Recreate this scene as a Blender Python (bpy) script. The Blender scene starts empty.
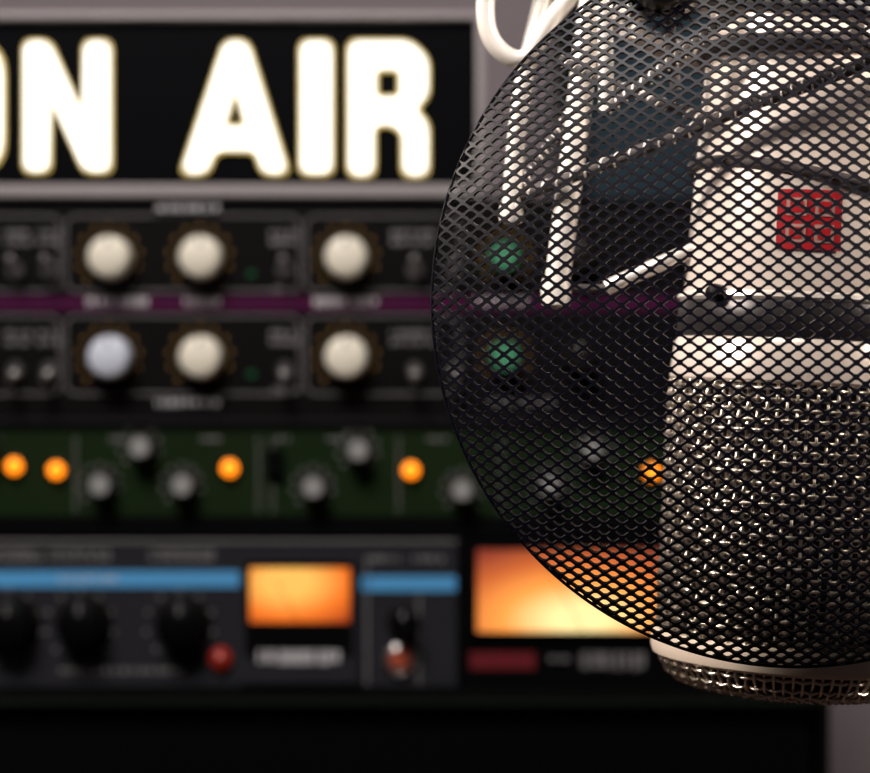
import bpy, bmesh, math, random
from mathutils import Vector, Matrix
random.seed(4)
S=bpy.context.scene
S.view_settings.view_transform='Standard'
CZ=1.3
F=2054.0
# ---------- materials ----------
def mat(name,col,rough=0.5,metal=0.0,emit=None,es=0.0,noise=0.0,nscale=40,coat=0.0,spec=None):
    m=bpy.data.materials.new(name); m.use_nodes=True
    nt=m.node_tree; b=nt.nodes['Principled BSDF']
    b.inputs['Base Color'].default_value=(*col,1); b.inputs['Roughness'].default_value=rough
    b.inputs['Metallic'].default_value=metal
    if spec is None: spec=.10 if (max(col)<.12 and metal==0) else .5
    b.inputs['Specular IOR Level'].default_value=spec
    if coat: b.inputs['Coat Weight'].default_value=coat; b.inputs['Coat Roughness'].default_value=.12
    if emit: 
        b.inputs['Emission Color'].default_value=(*emit,1); b.inputs['Emission Strength'].default_value=es
    if noise:
        tc=nt.nodes.new('ShaderNodeTexCoord'); n=nt.nodes.new('ShaderNodeTexNoise'); n.inputs['Scale'].default_value=nscale
        r=nt.nodes.new('ShaderNodeValToRGB')
        r.color_ramp.elements[0].color=(*[c*(1-noise) for c in col],1)
        r.color_ramp.elements[1].color=(*[min(1,c*(1+noise)) for c in col],1)
        nt.links.new(tc.outputs['Object'],n.inputs['Vector']); nt.links.new(n.outputs['Fac'],r.inputs['Fac'])
        nt.links.new(r.outputs['Color'],b.inputs['Base Color'])
    return m
def backlit(name,stops,strength,radial=False):
    m=bpy.data.materials.new(name); m.use_nodes=True; nt=m.node_tree; b=nt.nodes['Principled BSDF']
    tc=nt.nodes.new('ShaderNodeTexCoord'); mp=nt.nodes.new('ShaderNodeMapping'); g=nt.nodes.new('ShaderNodeTexGradient'); g.gradient_type='SPHERICAL'
    mp.vector_type='POINT'
    r=nt.nodes.new('ShaderNodeValToRGB')
    while len(r.color_ramp.elements)<len(stops): r.color_ramp.elements.new(0.5)
    for e,(p,c) in zip(r.color_ramp.elements,stops): e.position=p; e.color=(*c,1)
    nt.links.new(tc.outputs['Generated'],mp.inputs['Vector']); nt.links.new(mp.outputs['Vector'],g.inputs['Vector'])
    nt.links.new(g.outputs['Fac'],r.inputs['Fac']); nt.links.new(r.outputs['Color'],b.inputs['Emission Color'])
    b.inputs['Base Color'].default_value=(0.02,0.008,0.004,1)
    b.inputs['Emission Strength'].default_value=strength
    return m,mp
M={}
M['blk']=mat('black_paint',(0.0018,0.0018,0.0022),0.4)
M['cab']=mat('cabinet_black',(0.0028,0.0028,0.0028),0.5,noise=.3)
M['panel']=mat('panel_black_brown',(0.0034,0.0024,0.0028),0.5,noise=.2)
M['purple']=mat('purple_stripe',(0.058,0.006,0.038),0.5)
M['cream']=mat('cream_knob',(0.90,0.84,0.69),0.4)
M['bluew']=mat('bluish_knob',(0.66,0.70,0.80),0.4)
M['skirt']=mat('knob_skirt',(0.010,0.008,0.006),0.4)
M['green']=mat('green_panel',(0.0075,0.0180,0.005),0.5,noise=.2)
M['gknob']=mat('green_knob',(0.07,0.32,0.17),0.35)
M['steel']=mat('steel',(0.55,0.54,0.53),0.3,1)
M['alu']=mat('aluminium',(0.45,0.41,0.41),0.45,0.5,noise=.1)
M['grey']=mat('grey_panel',(0.020,0.020,0.024),0.5,noise=.15)
M['dgrey']=mat('darkgrey_panel',(0.010,0.010,0.012),0.5)
M['blue']=mat('blue_stripe',(0.08,0.34,0.66),0.5)
M['label']=mat('label_ink',(0.17,0.16,0.165),0.6)
M['labelw']=mat('label_white',(0.52,0.51,0.52),0.6)
M['tick']=mat('ochre_ticks',(0.26,0.14,0.015),0.6)
M['red']=mat('red_label',(0.13,0.005,0.010),0.5)
M['redled']=mat('red_lamp',(0.22,0.012,0.008),0.3,emit=(1,0.07,0.02),es=0.06)
M['amber']=mat('amber_lamp',(0.5,0.2,0.02),0.3,emit=(1.0,0.24,0.006),es=2.2)
M['letter']=mat('letter_acrylic_lit',(0.9,0.9,0.85),0.4,emit=(1.0,0.95,0.82),es=1.6)
M['halo']=mat('letter_glow_rim',(0.3,0.25,0.12),0.4,emit=(1.0,0.68,0.12),es=.55)  # yellow emission stands in for the glow fringe around the letters
M['signface']=mat('sign_face',(0.002,0.002,0.003),0.35)
M['micbody']=mat('mic_champagne',(0.88,0.77,0.69),0.30,0.2,noise=.04,coat=.4)
M['micring']=mat('mic_cream_ring',(0.84,0.71,0.58),0.35,0.1)
M['wire']=mat('grille_wire',(0.94,0.84,0.72),0.28,1)
M['inner']=mat('grille_inner',(0.026,0.018,0.014),0.5,0.5)
M['logo']=mat('red_mark',(0.36,0.006,0.012),0.4)
M['rod']=mat('mount_satin',(0.84,0.79,0.73),0.28,0.3)
M['elastic']=mat('elastic_cord',(0.08,0.07,0.068),0.55,noise=.6,nscale=900)
M['mesh']=mat('pop_mesh_black',(0.0020,0.0020,0.005),0.38,0.0,spec=.16)
M['wall']=mat('wall_paint',(0.32,0.27,0.29),0.9,noise=.06,nscale=5)
M['floorm']=mat('floor_wood',(0.10,0.06,0.04),0.5,noise=.3,nscale=12)
M['teal']=mat('teal_fabric',(0.035,0.065,0.085),0.9,noise=.2)
# ---------- helpers ----------
def link(o,parent=None):
    S.collection.objects.link(o)
    if parent: o.parent=parent
    return o
def empty(name,loc=(0,0,0),rot=(0,0,0)):
    e=bpy.data.objects.new(name,None); e.empty_display_size=.02; e.location=loc; e.rotation_euler=rot
    return link(e)
def obj(name,verts,faces,m,parent=None,smooth=False):
    me=bpy.data.meshes.new(name); me.from_pydata([tuple(v) for v in verts],[],faces); me.update()
    me.materials.append(m)
    if smooth:
        for p in me.polygons: p.use_smooth=True
    return link(bpy.data.objects.new(name,me),parent)
def box(name,a,b,m,parent=None,bev=0.0):
    lo=[min(a[i],b[i]) for i in range(3)]; hi=[max(a[i],b[i]) for i in range(3)]
    c=[(lo[i]+hi[i])/2 for i in range(3)]
    bm=bmesh.new(); bmesh.ops.create_cube(bm,size=1)
    for v in bm.verts: v.co=Vector([v.co[i]*(hi[i]-lo[i]) for i in range(3)])
    if bev: bmesh.ops.bevel(bm,geom=bm.edges[:],offset=bev,segments=2,affect='EDGES')
    me=bpy.data.meshes.new(name); bm.to_mesh(me); bm.free(); me.materials.append(m)
    o=bpy.data.objects.new(name,me); o.location=c
    return link(o,parent)
def lathe_data(prof,seg=48):
    vs=[];fs=[]
    for r,z in prof:
        for i in range(seg):
            a=2*math.pi*i/seg; vs.append((r*math.cos(a),r*math.sin(a),z))
    for j in range(len(prof)-1):
        for i in range(seg):
            k=(i+1)%seg
            fs.append((j*seg+i,j*seg+k,(j+1)*seg+k,(j+1)*seg+i))
    return vs,fs
def lathe(name,prof,m,parent=None,seg=48,loc=(0,0,0),rot=(0,0,0),smooth=True):
    vs,fs=lathe_data(prof,seg)
    o=obj(name,vs,fs,m,parent,False); o.location=loc; o.rotation_euler=rot
    if smooth:
        for p in o.data.polygons: p.use_smooth=True
        try: o.data.set_sharp_from_angle(angle=math.radians(40))
        except Exception: pass
    return o
FR=(math.pi/2,0,0)
def tube(name,pts,r,m,parent=None,kind='NURBS',closed=False,res=8):
    cu=bpy.data.curves.new(name,'CURVE'); cu.dimensions='3D'; cu.bevel_depth=r; cu.bevel_resolution=4; cu.resolution_u=res; cu.use_fill_caps=True
    sp=cu.splines.new('NURBS' if kind=='NURBS' else 'POLY'); sp.points.add(len(pts)-1)
    for p,q in zip(sp.points,pts): p.co=(*q,1)
    if kind=='NURBS': sp.order_u=3; sp.use_endpoint_u=not closed
    sp.use_cyclic_u=closed
    cu.materials.append(m)
    return link(bpy.data.objects.new(name,cu),parent)
# ---------- rack front plane (0.438 mm grid) ----------
KB=0.9/F
def R(u,v,d=0.0): return Vector(((u-435)*KB,0.9-d,CZ-(v-386.5)*KB))
def rbox(name,u0,v0,u1,v1,d0,d1,m,parent,bev=0): return box(name,R(u0,v0,d0),R(u1,v1,d1),m,parent,bev)
def label(name,u,v,w,h,m,parent,d=0.0004,rows=1):
    vs=[];fs=[]
    for r in range(rows):
        hh=h/rows
        x=u-w/2; vt=v-h/2+r*hh
        while x<u+w/2:
            ww=random.uniform(2.0,5.5); ht=hh*.7*random.uniform(.8,1)
            p=[R(x,vt+ht,d),R(x+ww,vt+ht,d),R(x+ww,vt,d),R(x,vt,d)]
            n=len(vs); vs+=p; fs.append((n,n+1,n+2,n+3)); x+=ww+random.choice([1.2,1.5,4])
    return obj(name,vs,fs,m,parent)
def knob(name,u,v,rp,m,parent,depth=.014,skirt=True,pointer=M['skirt']):
    r=rp*KB
    e=bpy.data.objects.new(name,None); e.location=R(435+(u-435)*.988,386.5+(v-386.5)*.988,0); link(e,parent)
    if skirt: lathe('skirt',[(0,.0005),(r*1.18,.0005),(r*1.18,.002),(r*1.05,.004),(0,.004)],M['skirt'],e,rot=FR)
    lathe('cap',[(0,.001),(r*1.0,.003),(r*.97,depth*.8),(r*.9,depth*.95),(r*.8,depth),(0,depth)],m,e,rot=FR)
    box('pointer',(-r*.05,-depth-.0004,r*.45),(r*.05,-depth+.0005,r*.9),pointer,e)
    return e
def ticks(name,u,v,rp,parent,n=11,m=None):
    vs=[];fs=[]
    for i in range(n):
        a=math.radians(-225+270*i/(n-1)); c=math.cos(a);s=math.sin(a)
        cu_,cv=u+c*rp,v+s*rp
        q=1.8
        k=len(vs); vs+=[R(cu_-q,cv+q,.0004),R(cu_+q,cv+q,.0004),R(cu_+q,cv-q,.0004),R(cu_-q,cv-q,.0004)]; fs.append((k,k+1,k+2,k+3))
    return obj(name,vs,fs,m or M['tick'],parent)
def outline(name,u0,v0,u1,v1,parent,m,r=10):
    pts=[]
    for cx,cy,a0 in((u1-r,v0+r,-90),(u1-r,v1-r,0),(u0+r,v1-r,90),(u0+r,v0+r,180)):
        for k in range(5):
            a=math.radians(a0+22.5*k); pts.append(R(cx+r*math.cos(a),cy+r*math.sin(a),.0002))
    return tube(name,pts,.0004,m,parent,kind='POLY',closed=True)
def toggle(name,u,v,parent,tilt=.25):
    e=bpy.data.objects.new(name,None); e.location=R(u,v,0); link(e,parent)
    lathe('bushing',[(0,0),(.0042,0),(.0042,.0025),(.003,.004),(0,.004)],M['steel'],e,seg=12,rot=FR)
    lathe('lever',[(0,.003),(.0012,.003),(.002,.014),(.0014,.0155),(0,.016)],M['steel'],e,seg=16,rot=(math.pi/2+tilt,0,0))
# ---------- room ----------
box('floor',(-2.2,-1.6,-.05),(2.6,2.2,0),M['floorm'])
box('ceiling',(-2.2,-1.6,2.6),(2.6,2.2,2.65),M['wall'])
box('wall_back',(-2.2,1.75,0),(2.6,1.85,2.6),M['wall'])
box('wall_left',(-2.3,-1.6,0),(-2.2,1.85,2.6),M['wall'])
box('wall_right',(2.6,-1.6,0),(2.7,1.85,2.6),M['wall'])
box('baseboard_back',(-2.2,1.735,0),(2.6,1.75,.09),M['cab'])
ap=empty('acoustic_wall_panel',(0,0,0))
box('frame',(0.10,1.715,1.36),(1.3,1.75,2.1),M['cab'],ap,.004)
for i in range(5):
    box('fabric_%d'%i,(0.13+i*.23,1.69,1.39),(0.13+i*.23+.215,1.72,2.07),M['teal'],ap,.01)
# ---------- rack cabinet ----------
cab=empty('rack_cabinet')
T=R(0,198).z
xl=R(-290,0).x; xr=R(829,0).x; xli=R(-282,0).x; xri=R(821,0).x
box('side_left',(xl,.897,0),(xli,1.35,T),M['cab'],cab,.001)
box('side_right',(xri,.897,0),(xr,1.35,T),M['cab'],cab,.001)
box('top',(xl,.899,T-.003),(xr,1.35,T+.0),M['cab'],cab)
box('bottom',(xl,.9,.0),(xr,1.35,.03),M['cab'],cab)
box('rear',(xli,1.34,.03),(xri,1.35,T-.003),M['cab'],cab)
rbox('shelf_a',-282,424.5,821,429,-.4,.001,M['blk'],cab)
rbox('blank_panel',-282,517,821,537,-.01,.0,M['blk'],cab)
rbox('shelf_b',-282,688,821,698,-.4,.004,M['cab'],cab)
gl=mat('greenish_edge',(0.012,0.018,0.012),.4)
rbox('shelf_edge',-282,699,821,703,0,.0035,gl,cab)
for i in range(5):
    z0=.035+i*.225
    box('drawer_%d'%i,(xli+.003,.905,z0),(xri-.003,.92,z0+.218 if i<4 else R(0,705).z),M['blk'],cab,.002)
# ---------- unit 1 : dual preamplifier ----------
p1=empty('rack_preamplifier')
rbox('faceplate',-280,203,819,424,0,-.003,M['panel'],p1)
rbox('chassis',-270,206,810,422,-.003,-.25,M['dgrey'],p1)
rbox('top_lip',-280,199,819,203,0,-.02,M['dgrey'],p1)
rbox('stripe',-280,296,819,311,.0004,0,M['purple'],p1)
for row,(vk,kk) in enumerate(((257,0),(357,1))):
    for u in (-220,-110,109,200,346):
        mm=M['bluew'] if (row==1 and u==109) else M['cream']
        knob('knob',u,vk,21.5,mm,p1)
        ticks('ticks',u,vk,31,p1)
    for u in (505,):
        knob('knob_green',u,vk,15,M['gknob'],p1,skirt=True); ticks('ticks',u,vk,25,p1)
    for u in (580,700):
        knob('knob_dark',u,vk,15,M['skirt'],p1,pointer=M['labelw'])
    for u in (16,50,285,415,455): toggle('toggle',u,vk+14,p1,.3 if row else -.3)
    for u,w in((16,22),(50,24),(285,30),(411,40)): label('legend',u,vk-18,w,18,M['label'],p1,rows=2)
    label('legend_b',285,vk+34,24,7,M['label'],p1)
    rbox('green_led',248,vk+14,255,vk+20,.001,0,mat('led_green',(.01,.08,.03),.4,emit=(.05,.8,.25),es=.01),p1)
for u,w in((115,56),(202,34),(346,64),(500,50)): label('name_strip',u,303.5,w,12,M['labelw'],p1,d=.0008)
outline('outline_a',66,216,300,291,p1,M['label']); outline('outline_b',66,316,300,394,p1,M['label'])
outline('outline_c',306,216,460,291,p1,M['label']); outline('outline_d',306,316,460,394,p1,M['label'])
outline('outline_e',-150,216,60,291,p1,M['label']); outline('outline_f',-150,316,60,394,p1,M['label'])
for v in (210,404):
    rbox('tab',155,v-6,220,v+6,.0009,.0,M['dgrey'],p1); label('tab_text',187,v,60,10,M['labelw'],p1,d=.0012)
label('legend_g',520,404,60,10,M['label'],p1)
rbox('bottom_line',-280,419,819,421.5,.0004,0,M['grey'],p1)
# ---------- unit 2 : green equalizer ----------
p2=empty('rack_equalizer')
rbox('faceplate',-280,430,819,516,0,-.003,M['green'],p2)
rbox('chassis',-270,431,810,515.5,-.003,-.2,M['dgrey'],p2)
gk=mat('grey_knob',(.05,.05,.048),.25,.2,spec=.6); gt=mat('knob_top_metal',(.6,.6,.58),.35,.6)
for u,v in((-60,485),(-20,447),(100,485),(140,447),(182,485),(313,487),(358,450),(462,490),(550,485),(592,450),(700,487)):
    e=knob('knob',u,v,13,gk,p2,pointer=M['labelw'],depth=.012)
    lathe('knob_disc',[(.0042,.0121),(.0042,.0126),(0,.0126)],gt,e,seg=24,rot=FR)
    ticks('ticks',u,v,20,p2,n=9,m=M['label'])
for u,v in((-90,467),(15,466),(57,470),(230,468),(411,470),(652,472)):
    lathe('amber_lamp',[(.0036,0),(.0036,.002),(.0030,.0045),(.0015,.006),(0,.0065)],M['amber'],p2,seg=24,loc=R(u,v),rot=FR)
    lathe('lamp_collar',[(.0036,0),(.005,0),(.005,.001),(.0036,.0015)],M['skirt'],p2,seg=24,loc=R(u,v),rot=FR)
for u in(75,258,272,398,500): rbox('divider',u,436,u+1.2,512,.0003,0,M['label'],p2)
for u,w in((120,20),(210,18),(285,16),(338,20),(435,16)): label('legend',u,440,w,6,M['label'],p2)
rbox('button',266,448,284,478,.004,0,M['blk'],p2,.001)
# ---------- unit 3 : channel strip with meter ----------
p3=empty('rack_channel_strip')
rbox('faceplate',-280,540,457,686,0,-.003,M['grey'],p3)
rbox('chassis',-270,542,450,684,-.003,-.2,M['dgrey'],p3)
rbox('blue_stripe_a',-280,571,240,587,.0005,0,M['blue'],p3)
rbox('blue_stripe_b',361,576,456,591,.0005,0,M['blue'],p3)
for u in(-180,-90,8,80,180):
    knob('knob',u,625,24,M['blk'],p3,pointer=M['label']); ticks('ticks',u,625,34,p3,n=9,m=M['label'])
    label('legend',u,556,60,14,M['label'],p3,rows=2)
label('stripe_text',90,580,60,6,M['labelw'],p3,d=.0008)
rbox('meter_bezel',240,556,359,684,.004,0,M['grey'],p3,.001)
rbox('meter_recess',246,561,353,655,.0045,.001,M['blk'],p3)
m1,mp=backlit('meter_glow',[(0.0,(0.32,.03,.004)),(.35,(0.86,.17,.012)),(.75,(1,.50,.10))],1.15)
mp.inputs['Location'].default_value=(-.42,0,-.75)
mp.inputs['Scale'].default_value=(1.1,.1,1.0)
rbox('meter_face',251,567,350,621,.0052,.0045,m1,p3)
tube('needle',[R(300,622,.0056),R(276,578,.0056)],.0002,M['blk'],p3,kind='POLY')
label('name_plate',300,659,82,20,M['labelw'],p3,d=.0048)
rbox('side_rule',366,556,368,684,.0005,0,M['label'],p3); rbox('side_rule2',418,594,420,684,.0005,0,M['label'],p3)
label('legend_c',385,560,30,8,M['label'],p3); label('legend_d',430,560,34,8,M['label'],p3)
knob('knob_small',403,624,14,M['blk'],p3,pointer=M['labelw'])
lathe('indicator',[(.007,0),(.007,.002),(.0055,.003),(.004,.002),(0,.002)],M['steel'],p3,loc=R(400,660),rot=FR)
lathe('indicator_lens',[(.0045,.002),(.003,.005),(0,.006)],mat('rust',(.30,.06,.03),.3,emit=(.8,.12,.03),es=.06),p3,loc=R(400,660),rot=FR)
lathe('red_lamp',[(.005,0),(.005,.002),(.003,.005),(0,.006)],M['redled'],p3,loc=R(221,658),rot=FR)
label('legend_e',120,672,120,8,M['label'],p3)
rbox('strip_edge',-280,540,457,542.5,.001,0,M['label'],p3)
# ---------- unit 4 : large meter unit ----------
p4=empty('rack_vu_meter_unit')
rbox('faceplate',460,540,819,686,0,-.003,M['blk'],p4)
rbox('chassis',466,542,812,684,-.003,-.2,M['dgrey'],p4)
rbox('bezel',466,541,708,640,.003,0,M['blk'],p4,.001)
m2,mp=backlit('large_meter_glow',[(0.0,(0.22,.03,.015)),(.25,(.52,.11,.022)),(.55,(.95,.33,.06)),(.85,(1,.78,.34))],1.3)
mp.inputs['Scale'].default_value=(1.35,.1,1.05); mp.inputs['Location'].default_value=(-.62,0,-.16)
rbox('meter_face',477,549,700,631,.0036,.003,m2,p4)
tube('needle',[R(585,634,.004),R(545,562,.004)],.0002,M['blk'],p4,kind='POLY')
rbox('red_plate',470,652,535,669,.0006,0,M['red'],p4)
label('name',613,665,64,26,M['label'],p4)
label('legend',560,660,22,8,M['label'],p4)
for u in(745,790): knob('knob',u,600,15,M['skirt'],p4,pointer=M['labelw'])
# ---------- ON AIR sign ----------
sg=empty('on_air_sign')
rbox('housing',-125,20,477,187,-.001,-.07,M['signface'],sg)
rbox('face',-122,22,474,184,.0,-.001,M['signface'],sg)
rbox('frame_bottom',-131,185,484,197.9,.004,-.075,M['alu'],sg,.0008)
rbox('frame_top',-131,13,484,21,.004,-.075,M['alu'],sg,.0008)
rbox('frame_right',476,21,484,185,.004,-.075,M['alu'],sg,.0005)
rbox('frame_left',-131,21,-123,185,.004,-.075,M['alu'],sg,.0005)
def offset_poly(P,g):
    n=len(P); A_=sum(P[i][0]*P[(i+1)%n][1]-P[(i+1)%n][0]*P[i][1] for i in range(n)); s=1 if A_>0 else -1
    out=[]
    for i in range(n):
        a=Vector(P[i-1]);b=Vector(P[i]);c=Vector(P[(i+1)%n])
        d1=(b-a).normalized();d2=(c-b).normalized()
        n1=Vector((d1.y,-d1.x))*s;n2=Vector((d2.y,-d2.x))*s
        m_=(n1+n2)
        if m_.length<1e-6: m_=n1
        m_.normalize(); k=g/max(.45,m_.dot(n1)); out.append(tuple(b+m_*k))
    return out
def round_poly(P,rr,seg=6):
    n=len(P);out=[]
    for i in range(n):
        a=Vector(P[i-1]);b=Vector(P[i]);c=Vector(P[(i+1)%n])
        l=min((a-b).length,(c-b).length)*.48
        r=min(rr,l); p0=b+(a-b).normalized()*r; p1=b+(c-b).normalized()*r
        for k in range(seg+1):
            t=k/seg; out.append(tuple(p0*(1-t)**2+b*2*t*(1-t)+p1*t*t))
    return out
def letter(name,outer,holes=(),rad=9,hr=5):
    for suffix,g,mm,d,ex in (('_halo',-.6,M['halo'],.0008,.0006),('_lit',-3.4,M['letter'],.0022,.0008)):  # outer layer imitates the letters' glow, inner layer is the lit letter
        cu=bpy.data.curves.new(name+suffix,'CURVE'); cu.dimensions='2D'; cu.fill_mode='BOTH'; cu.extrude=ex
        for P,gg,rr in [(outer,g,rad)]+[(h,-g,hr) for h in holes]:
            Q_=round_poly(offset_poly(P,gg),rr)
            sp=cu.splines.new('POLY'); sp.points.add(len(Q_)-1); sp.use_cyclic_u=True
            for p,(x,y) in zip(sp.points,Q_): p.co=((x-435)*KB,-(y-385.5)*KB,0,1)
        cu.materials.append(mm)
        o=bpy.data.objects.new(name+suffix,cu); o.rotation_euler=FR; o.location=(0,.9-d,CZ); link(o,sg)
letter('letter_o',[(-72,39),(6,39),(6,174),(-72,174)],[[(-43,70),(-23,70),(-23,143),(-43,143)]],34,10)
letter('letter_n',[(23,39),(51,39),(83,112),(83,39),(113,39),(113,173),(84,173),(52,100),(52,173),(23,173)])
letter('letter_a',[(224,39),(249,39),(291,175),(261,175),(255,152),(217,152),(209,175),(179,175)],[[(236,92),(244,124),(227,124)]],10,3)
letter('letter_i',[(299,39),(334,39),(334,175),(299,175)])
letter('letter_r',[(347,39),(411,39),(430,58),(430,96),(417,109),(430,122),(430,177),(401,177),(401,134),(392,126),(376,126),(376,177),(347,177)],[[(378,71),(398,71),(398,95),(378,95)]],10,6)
# ---------- microphone ----------
KM=0.475/F
mic=empty('condenser_microphone',((804-435)*KM,0.475,CZ+(386.5-386)*KM),(0,math.radians(3),0))
q=lambda L:[(r*KM,z*KM) for r,z in L]
lathe('body',q([(0,600),(60,598),(85,585),(104,560),(108,530),(110,420),(114,320),(121,160),(125,84),(124,80)]),M['micbody'],mic,seg=96)
lathe('connector',q([(0,690),(45,690),(48,680),(48,600),(0,600)]),M['steel'],mic)
lathe('band',q([(118,80),(127,80),(129,77),(129,47),(127,44),(118,44)]),mat('mic_band_dark',(.04,.036,.036),.35,.5),mic,seg=96)
lathe('band_bead_a',q([(125,88),(130,86),(131,82),(128,79),(120,79)]),M['rod'],mic,seg=96)
lathe('collar',q([(118,44),(128,43),(131,38),(134,8),(134,3),(131,0),(115,0)]),M['micbody'],mic,seg=96)
zo=10
lathe('lower_ring',q([(118,-257+zo),(132,-257+zo),(137,-260+zo),(139,-267+zo),(139,-276+zo),(137,-282+zo),(131,-285+zo),(112,-285+zo)]),M['micring'],mic,seg=96)
lathe('inner_screen',q([(127,0),(129,-4),(129,-256+zo),(118,-258+zo)]),M['inner'],mic,seg=96)
lathe('inner_bottom',q([(124,-284+zo),(119,-296+zo),(104,-306+zo),(60,-312+zo),(0,-314+zo)]),M['inner'],mic,seg=64)
def weave(name,prof,nv,nr,wr,parent,amp):
    P=[Vector((r*KM,z*KM)) for r,z in prof]
    L=[0]
    for a,b in zip(P[:-1],P[1:]): L.append(L[-1]+(b-a).length)
    def at(s):
        s=max(0,min(L[-1],s))
        for i in range(len(P)-1):
            if s<=L[i+1]+1e-12:
                t=(s-L[i])/(L[i+1]-L[i]); p=P[i].lerp(P[i+1],t); d=(P[i+1]-P[i]).normalized(); return p,Vector((-d.y,d.x))
    vs=[];fs=[]
    K=5
    def sweep(cent,closed):
        n0=len(vs);n=len(cent)
        for i,c in enumerate(cent):
            a=cent[(i-1)%n] if (closed or i>0) else c; b=cent[(i+1)%n] if(closed or i<n-1) else c
            t=(b-a).normalized(); up=Vector((c.x,c.y,0)).normalized()
            s_=t.cross(up).normalized(); u_=s_.cross(t)
            for k in range(K):
                an=2*math.pi*k/K; vs.append(c+(s_*math.cos(an)+u_*math.sin(an))*wr)
        for i in range(n if closed else n-1):
            j=(i+1)%n
            for k in range(K): fs.append((n0+i*K+k,n0+i*K+(k+1)%K,n0+j*K+(k+1)%K,n0+j*K+k))
    Lt=L[-1]
    for i in range(nv):
        a=2*math.pi*i/nv; c=[]
        for j in range(nr*2+1):
            p,nrm=at(Lt*(j)/(nr*2))
            off=amp*(1 if ((j//2+i)%2==0) else -1) if j%2==1 else 0
            pp=p+nrm*off; c.append(Vector((pp.x*math.cos(a),pp.x*math.sin(a),pp.y)))
        sweep(c,False)
    for j in range(nr):
        p,nrm=at(Lt*(j+.5)/nr); c=[]
        for i in range(nv*2):
            a=2*math.pi*(i/2)/nv; off=0 if i%2 else amp*(-1 if ((j+i//2)%2==0) else 1)
            pp=p+nrm*off; c.append(Vector((pp.x*math.cos(a),pp.x*math.sin(a),pp.y)))
        sweep(c,True)
    return obj(name,vs,fs,M['wire'],parent,True)
weave('woven_grille',[(132.5,0),(133,-258+zo)],88,25,.00040,mic,.00042)
weave('woven_grille_base',[(130,-284+zo),(124,-298+zo),(110,-308+zo),(85,-313+zo),(50,-315+zo)],88,8,.00038,mic,.00040)
def patch(name,x0,x1,z0,z1,rad,m,n=8):
    vs=[];fs=[]
    for i in range(n+1):
        x=x0+(x1-x0)*i/n
        for z in(z0,z1):
            r=rad(z); vs.append((x*KM,-math.sqrt(r*r-x*x)*KM,z*KM))
    for i in range(n): fs.append((2*i,2*i+2,2*i+3,2*i+1))
    return obj(name,vs,fs,m,mic)
rad=lambda z:125-(z-84)*.04+1.6
LX=-24
patch('mark_square',-30+LX,29+LX,127,184,rad,M['logo'])
mk=mat('mark_cell',(.40,.24,.21),.4)
for a in((-22,-4),(4,22)):
    for b in((134,151),(159,176)):
        patch('mark_cell',a[0]+LX,a[1]+LX,b[0],b[1],lambda z:rad(z)+.8,mk)
        patch('mark_core',a[0]+3+LX,a[1]-3+LX,b[0]+3,b[1]-3,lambda z:rad(z)+1.4,M['logo'])
def ML(x,z,rr): return (x*KM,-math.sqrt(rr*rr-x*x)*KM,z*KM)
lathe('thumb_screw',q([(0,-2),(8,-2),(9,0),(9,10),(7,14),(0,15)]),M['blk'],mic,seg=16,loc=ML(-100,84,127),rot=(math.pi/2,0,-.75))
# ---------- shock mount ----------
sm=empty('shock_mount')
def Q(u,v,dy=0.0): return Vector(((u-435)*KM,0.475+dy,CZ-(v-386.5)*KM))
def ring(name,c,rad,r,m,tx=0,ty=0,parent=sm,n=48):
    pts=[];Mx=Matrix.Rotation(ty,3,'Y')@Matrix.Rotation(tx,3,'X')
    for k in range(n): pts.append(c+Mx@Vector((rad*math.cos(2*math.pi*k/n),rad*math.sin(2*math.pi*k/n),0)))
    return tube(name,pts,r,m,parent,closed=True,res=3)
ax=lambda v:812+(220-v)*.052
ring('suspension_ring',Q(ax(45),45),200*KM,.0030,M['rod'],0,math.radians(8))
ring('suspension_ring_lower',Q(ax(-80),-80),200*KM,.0030,M['rod'],0,math.radians(3))
ring('clamp_ring',Q(ax(196),196),124*KM,.0012,M['elastic'],math.radians(-3),math.radians(14))
ring('clamp_ring_b',Q(ax(60),60),116*KM,.0020,M['elastic'],0,math.radians(3))
tube('hook_tube',[Q(502,-60),Q(487,-20),Q(484,22),Q(496,50),Q(523,64),Q(541,38),Q(560,5),Q(600,-30)],.0022,M['rod'],sm)
tube('hook_base',[Q(552,-40,.004),Q(543,0,.004),Q(530,50,.002),Q(522,90),Q(514,165),Q(511,215)],.0023,M['rod'],sm)
lathe('hook_tip',[(0,-.003),(.0026,-.002),(.003,0),(.0026,.002),(0,.003)],M['rod'],sm,loc=Q(511,214),seg=16)
tube('rod_long',[Q(597,-60,.0),Q(590,0),Q(580,100),Q(566,210),Q(556,293)],.0030,M['rod'],sm)
lathe('rod_tip',[(0,-.004),(.0032,-.003),(.0036,0),(.0032,.003),(0,.004)],M['rod'],sm,loc=Q(556,292),seg=16)
tube('arm_lower',[Q(606,288),Q(650,268),Q(700,247,-.004)],.0018,M['rod'],sm)
tube('arm_lower_b',[Q(551,285),Q(580,290),Q(606,288)],.0010,M['elastic'],sm)
tube('strut_a',[Q(600,-30,-.01),Q(602,45,-.01),Q(603,118,-.01)],.0018,M['rod'],sm)
tube('strut_b',[Q(826,-60,-.042),Q(823,10,-.042),Q(822,78,-.038)],.0016,M['rod'],sm)
tube('strut_c',[Q(660,-60,-.02),Q(655,30,-.02),Q(668,100,-.016)],.0013,M['elastic'],sm)
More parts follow.
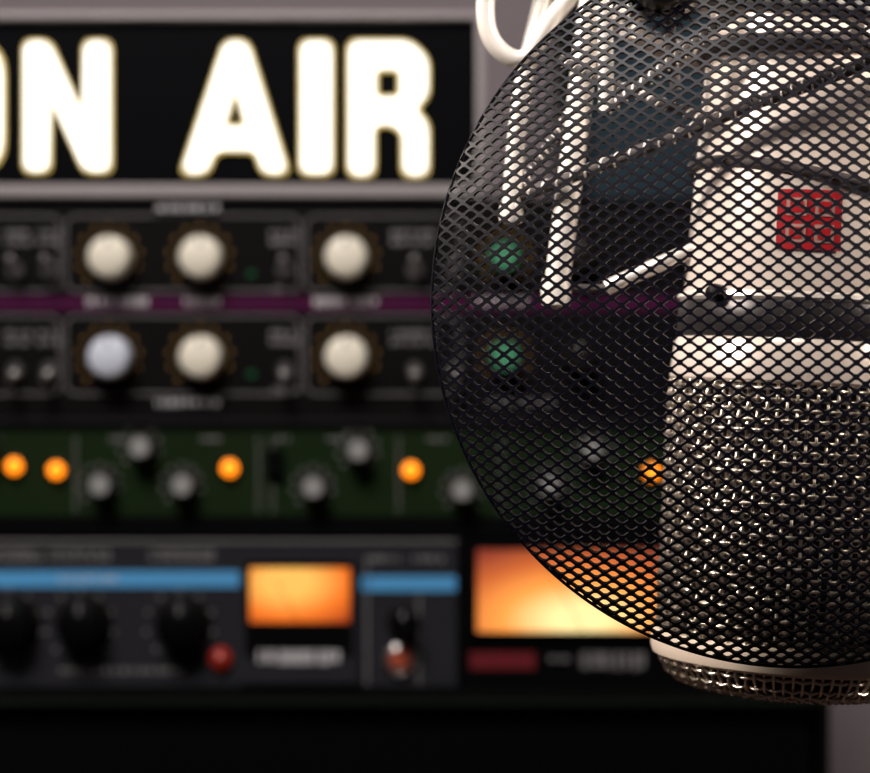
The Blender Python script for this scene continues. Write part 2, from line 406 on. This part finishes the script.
def cord(name,a,b,r=.0015):
    tube(name,[a,a.lerp(b,.5)+Vector((0,0,-.001)),b],r,M['elastic'],sm)
    pts=[];n=90;d=(b-a);t=d.normalized();s_=t.cross(Vector((0,1,0))).normalized();w=s_.cross(t)
    for i in range(n+1):
        an=i*1.1; pts.append(a+d*i/n+(s_*math.cos(an)+w*math.sin(an))*(r+.0001)+Vector((0,0,-.001*4*(i/n)*(1-i/n)*.5)))
    tube(name+'_braid',pts,.00028,M['rod'],sm,res=3)
cord('cord_a',Q(520,196,0),Q(735,120,-.028))
cord('cord_a2',Q(735,120,-.028),Q(880,68,-.036))
cord('cord_b',Q(560,60,-.0),Q(700,128,-.014),.0012)
cord('cord_c',Q(600,118,-.01),Q(720,30,-.026),.0012)
cord('cord_d',Q(511,200,.0),Q(580,95,.0),.0010)
top=Q(ax(-80),-80)
yk=Vector((top.x+.004,0.475,1.50))
for k,a in enumerate((20,140,260)):
    rr=200*KM; p=top+Vector((rr*math.cos(math.radians(a)),rr*math.sin(math.radians(a)),0))
    tube('yoke_%d'%k,[p,p+Vector((0,0,.06)),yk],.0025,M['rod'],sm)
for k,a in enumerate((70,190,310)):
    rr=200*KM; p=top+Vector((rr*math.cos(math.radians(a)),rr*math.sin(math.radians(a)),0))
    p2_=Q(ax(45),45)+Vector((rr*math.cos(math.radians(a)),rr*math.sin(math.radians(a)),0))
    tube('cage_rod_%d'%k,[p,p.lerp(p2_,.5),p2_],.0020,M['rod'],sm)
tube('hanger_bar',[Q(500,-60),Q(597,-62),top+Vector((-200*KM,0,0))],.0025,M['rod'],sm)
lathe('swivel',[(0,0),(.012,0),(.012,.03),(.008,.034),(0,.034)],M['blk'],sm,loc=yk-Vector((0,0,.004)))
st=empty('boom_microphone_stand')
tube('boom',[yk+Vector((0,0,.025)),Vector((.55,.55,1.72)),Vector((.85,.60,1.85))],.008,M['blk'],st,kind='POLY')
tube('pole',[Vector((.55,.55,.02)),Vector((.55,.55,1.73))],.011,M['blk'],st,kind='POLY')
lathe('base',[(0,0),(.15,0),(.15,.012),(.14,.018),(.02,.025),(0,.025)],M['blk'],st,loc=(.55,.55,0))
lathe('boom_clutch',[(0,-.02),(.022,-.02),(.024,0),(.022,.02),(0,.02)],M['blk'],st,loc=(.55,.55,1.72),rot=FR)
bt=yk+Vector((0,0,.025)); be=bt.lerp(Vector((.55,.55,1.72)),.2856)
# microphone lead: from the plug out sideways, up to and along the boom, down the stand
mi=(Matrix.Translation(mic.location)@Matrix.Rotation(math.radians(3),4,'Y')).inverted()
be2=bt.lerp(Vector((.55,.55,1.72)),.5)
lead=[Vector((mic.location.x+.0085,.475,1.455)),Vector((mic.location.x+.010,.478,1.475)),Vector((mic.location.x+.03,.50,1.485)),Vector((be2.x-.06,.515,1.56)),be2+Vector((0,.0,-.009)),Vector((.50,.548,1.68)),Vector((.535,.56,1.60)),Vector((.538,.56,.9)),Vector((.538,.56,.03))]
tube('cable',[mi@p for p in lead],.003,M['blk'],mic)
# ---------- pop filter ----------
KP=0.432/F
pc=Vector(((797-435)*KP,0.432,CZ-(302-386.5)*KP))
pf=empty('pop_filter',pc)
RF=365*KP; TH=0.6; RS=RF/math.sin(TH)
def dome(x,z):
    rho=math.hypot(x,z)
    if rho<1e-9: return Vector((0,-(RS-RS*math.cos(TH)),0))
    ph=min(rho/RS,TH)
    rr=RS*math.sin(ph); return Vector((x/rho*rr,-(RS*math.cos(ph)-RS*math.cos(TH)),z/rho*rr))
A=.0039; B=.00290
vs=[];fs=[];idx={}
def node(i,j):
    if (i,j) not in idx:
        idx[(i,j)]=len(vs); vs.append(dome(i*A/2,j*B/2))
    return idx[(i,j)]
NI=int(RS*TH/(A/2))+2; NJ=int(RS*TH/(B/2))+2
for i in range(-NI,NI+1):
    for j in range(-NJ,NJ+1):
        if (i+j)%2: continue
        cx,cz=i*A/2,j*B/2
        if math.hypot(cx,cz)>RS*TH+.0004: continue
        o=[node(i+1,j),node(i,j+1),node(i-1,j),node(i,j-1)]
        inn=[]
        sx,sz=.68,.63
        for (dx,dz) in((sx*A/2,-.00012),(sx*A/2,.00012),(A/2*.18,sz*B/2*.94),(-A/2*.18,sz*B/2*.94),(-sx*A/2,.00012),(-sx*A/2,-.00012),(-A/2*.18,-sz*B/2*.94),(A/2*.18,-sz*B/2*.94)):
            inn.append(len(vs)); vs.append(dome(cx+dx,cz+dz))
        e,n,w,s=o
        fs+=[(e,inn[1],inn[0]),(e,n,inn[2],inn[1]),(n,inn[3],inn[2]),(n,w,inn[4],inn[3]),(w,inn[5],inn[4]),(w,s,inn[6],inn[5]),(s,inn[7],inn[6]),(s,e,inn[0],inn[7])]
mesh=obj('expanded_metal_screen',vs,fs,M['mesh'],pf)
so=mesh.modifiers.new('thick','SOLIDIFY'); so.thickness=.0008; so.offset=0
pts=[(RF*math.cos(2*math.pi*k/96),0,RF*math.sin(2*math.pi*k/96)) for k in range(96)]
tube('rim',pts,.00035,M['mesh'],pf,closed=True,res=3)
gl_=lambda u,v:Vector(((u-797)*KP,0,-(v-302)*KP))
c0=gl_(657,-14)
box('clamp',c0+Vector((-.0085,-.006,-.006)),c0+Vector((.0085,.006,.0075)),M['blk'],pf,.003)
lathe('clamp_screw',[(0,0),(.006,0),(.0065,.002),(.006,.008),(0,.009)],M['blk'],pf,loc=c0+Vector((0,-.005,.0)),rot=FR,seg=24)
tube('gooseneck',[c0,c0+Vector((-.005,0,.05)),c0+Vector((.03,-.01,.13)),Vector((.10,.02,.16)),be-pc],.004,M['blk'],pf)
lathe('boom_clamp',[(0,-.014),(.013,-.014),(.013,.014),(0,.014)],M['blk'],pf,loc=be-pc,rot=(0,math.pi/2-.4,.16),seg=24)
# ---------- lights ----------
def aim(o,loc,tgt):
    o.location=loc; o.rotation_euler=(Vector(tgt)-Vector(loc)).to_track_quat('-Z','Y').to_euler(); return link(o)
def area(name,loc,tgt,size,power,col):
    l=bpy.data.lights.new(name,'AREA'); l.size=size; l.energy=power; l.color=col
    return aim(bpy.data.objects.new(name,l),loc,tgt)
def spot(name,loc,tgt,ang,power,col,rad=.02):
    l=bpy.data.lights.new(name,'SPOT'); l.spot_size=math.radians(ang); l.spot_blend=.4; l.energy=power; l.color=col; l.shadow_soft_size=rad
    return aim(bpy.data.objects.new(name,l),loc,tgt)
area('rack_fill_overhead',(-.3,-.1,2.5),(0,.9,1.2),.6,34,(1,.93,.89))  # added overhead fill that brightens the rack, no visible fixture
spot('mic_fill_right',(.62,.16,1.66),(.08,.47,1.31),24,50,(1,.87,.76),.05)  # added fill from the right to brighten the microphone, unseen source
spot('mic_fill_left',(-.36,.36,1.56),(.07,.46,1.30),24,14,(1,.88,.78),.03)  # added fill passing behind the filter, lifts left side of mic and mount
w=bpy.data.worlds.new('World'); S.world=w; w.use_nodes=True
w.node_tree.nodes['Background'].inputs[0].default_value=(.5,.5,.6,1); w.node_tree.nodes['Background'].inputs[1].default_value=.02
# ---------- camera ----------
cd=bpy.data.cameras.new('camera'); cd.lens=85; cd.sensor_width=36; cd.clip_start=.01
cd.dof.use_dof=True; cd.dof.focus_distance=.43; cd.dof.aperture_fstop=13.5; cd.dof.aperture_blades=8
co=bpy.data.objects.new('camera',cd); co.location=(0,0,CZ); co.rotation_euler=(math.pi/2,0,0); link(co)
S.camera=co
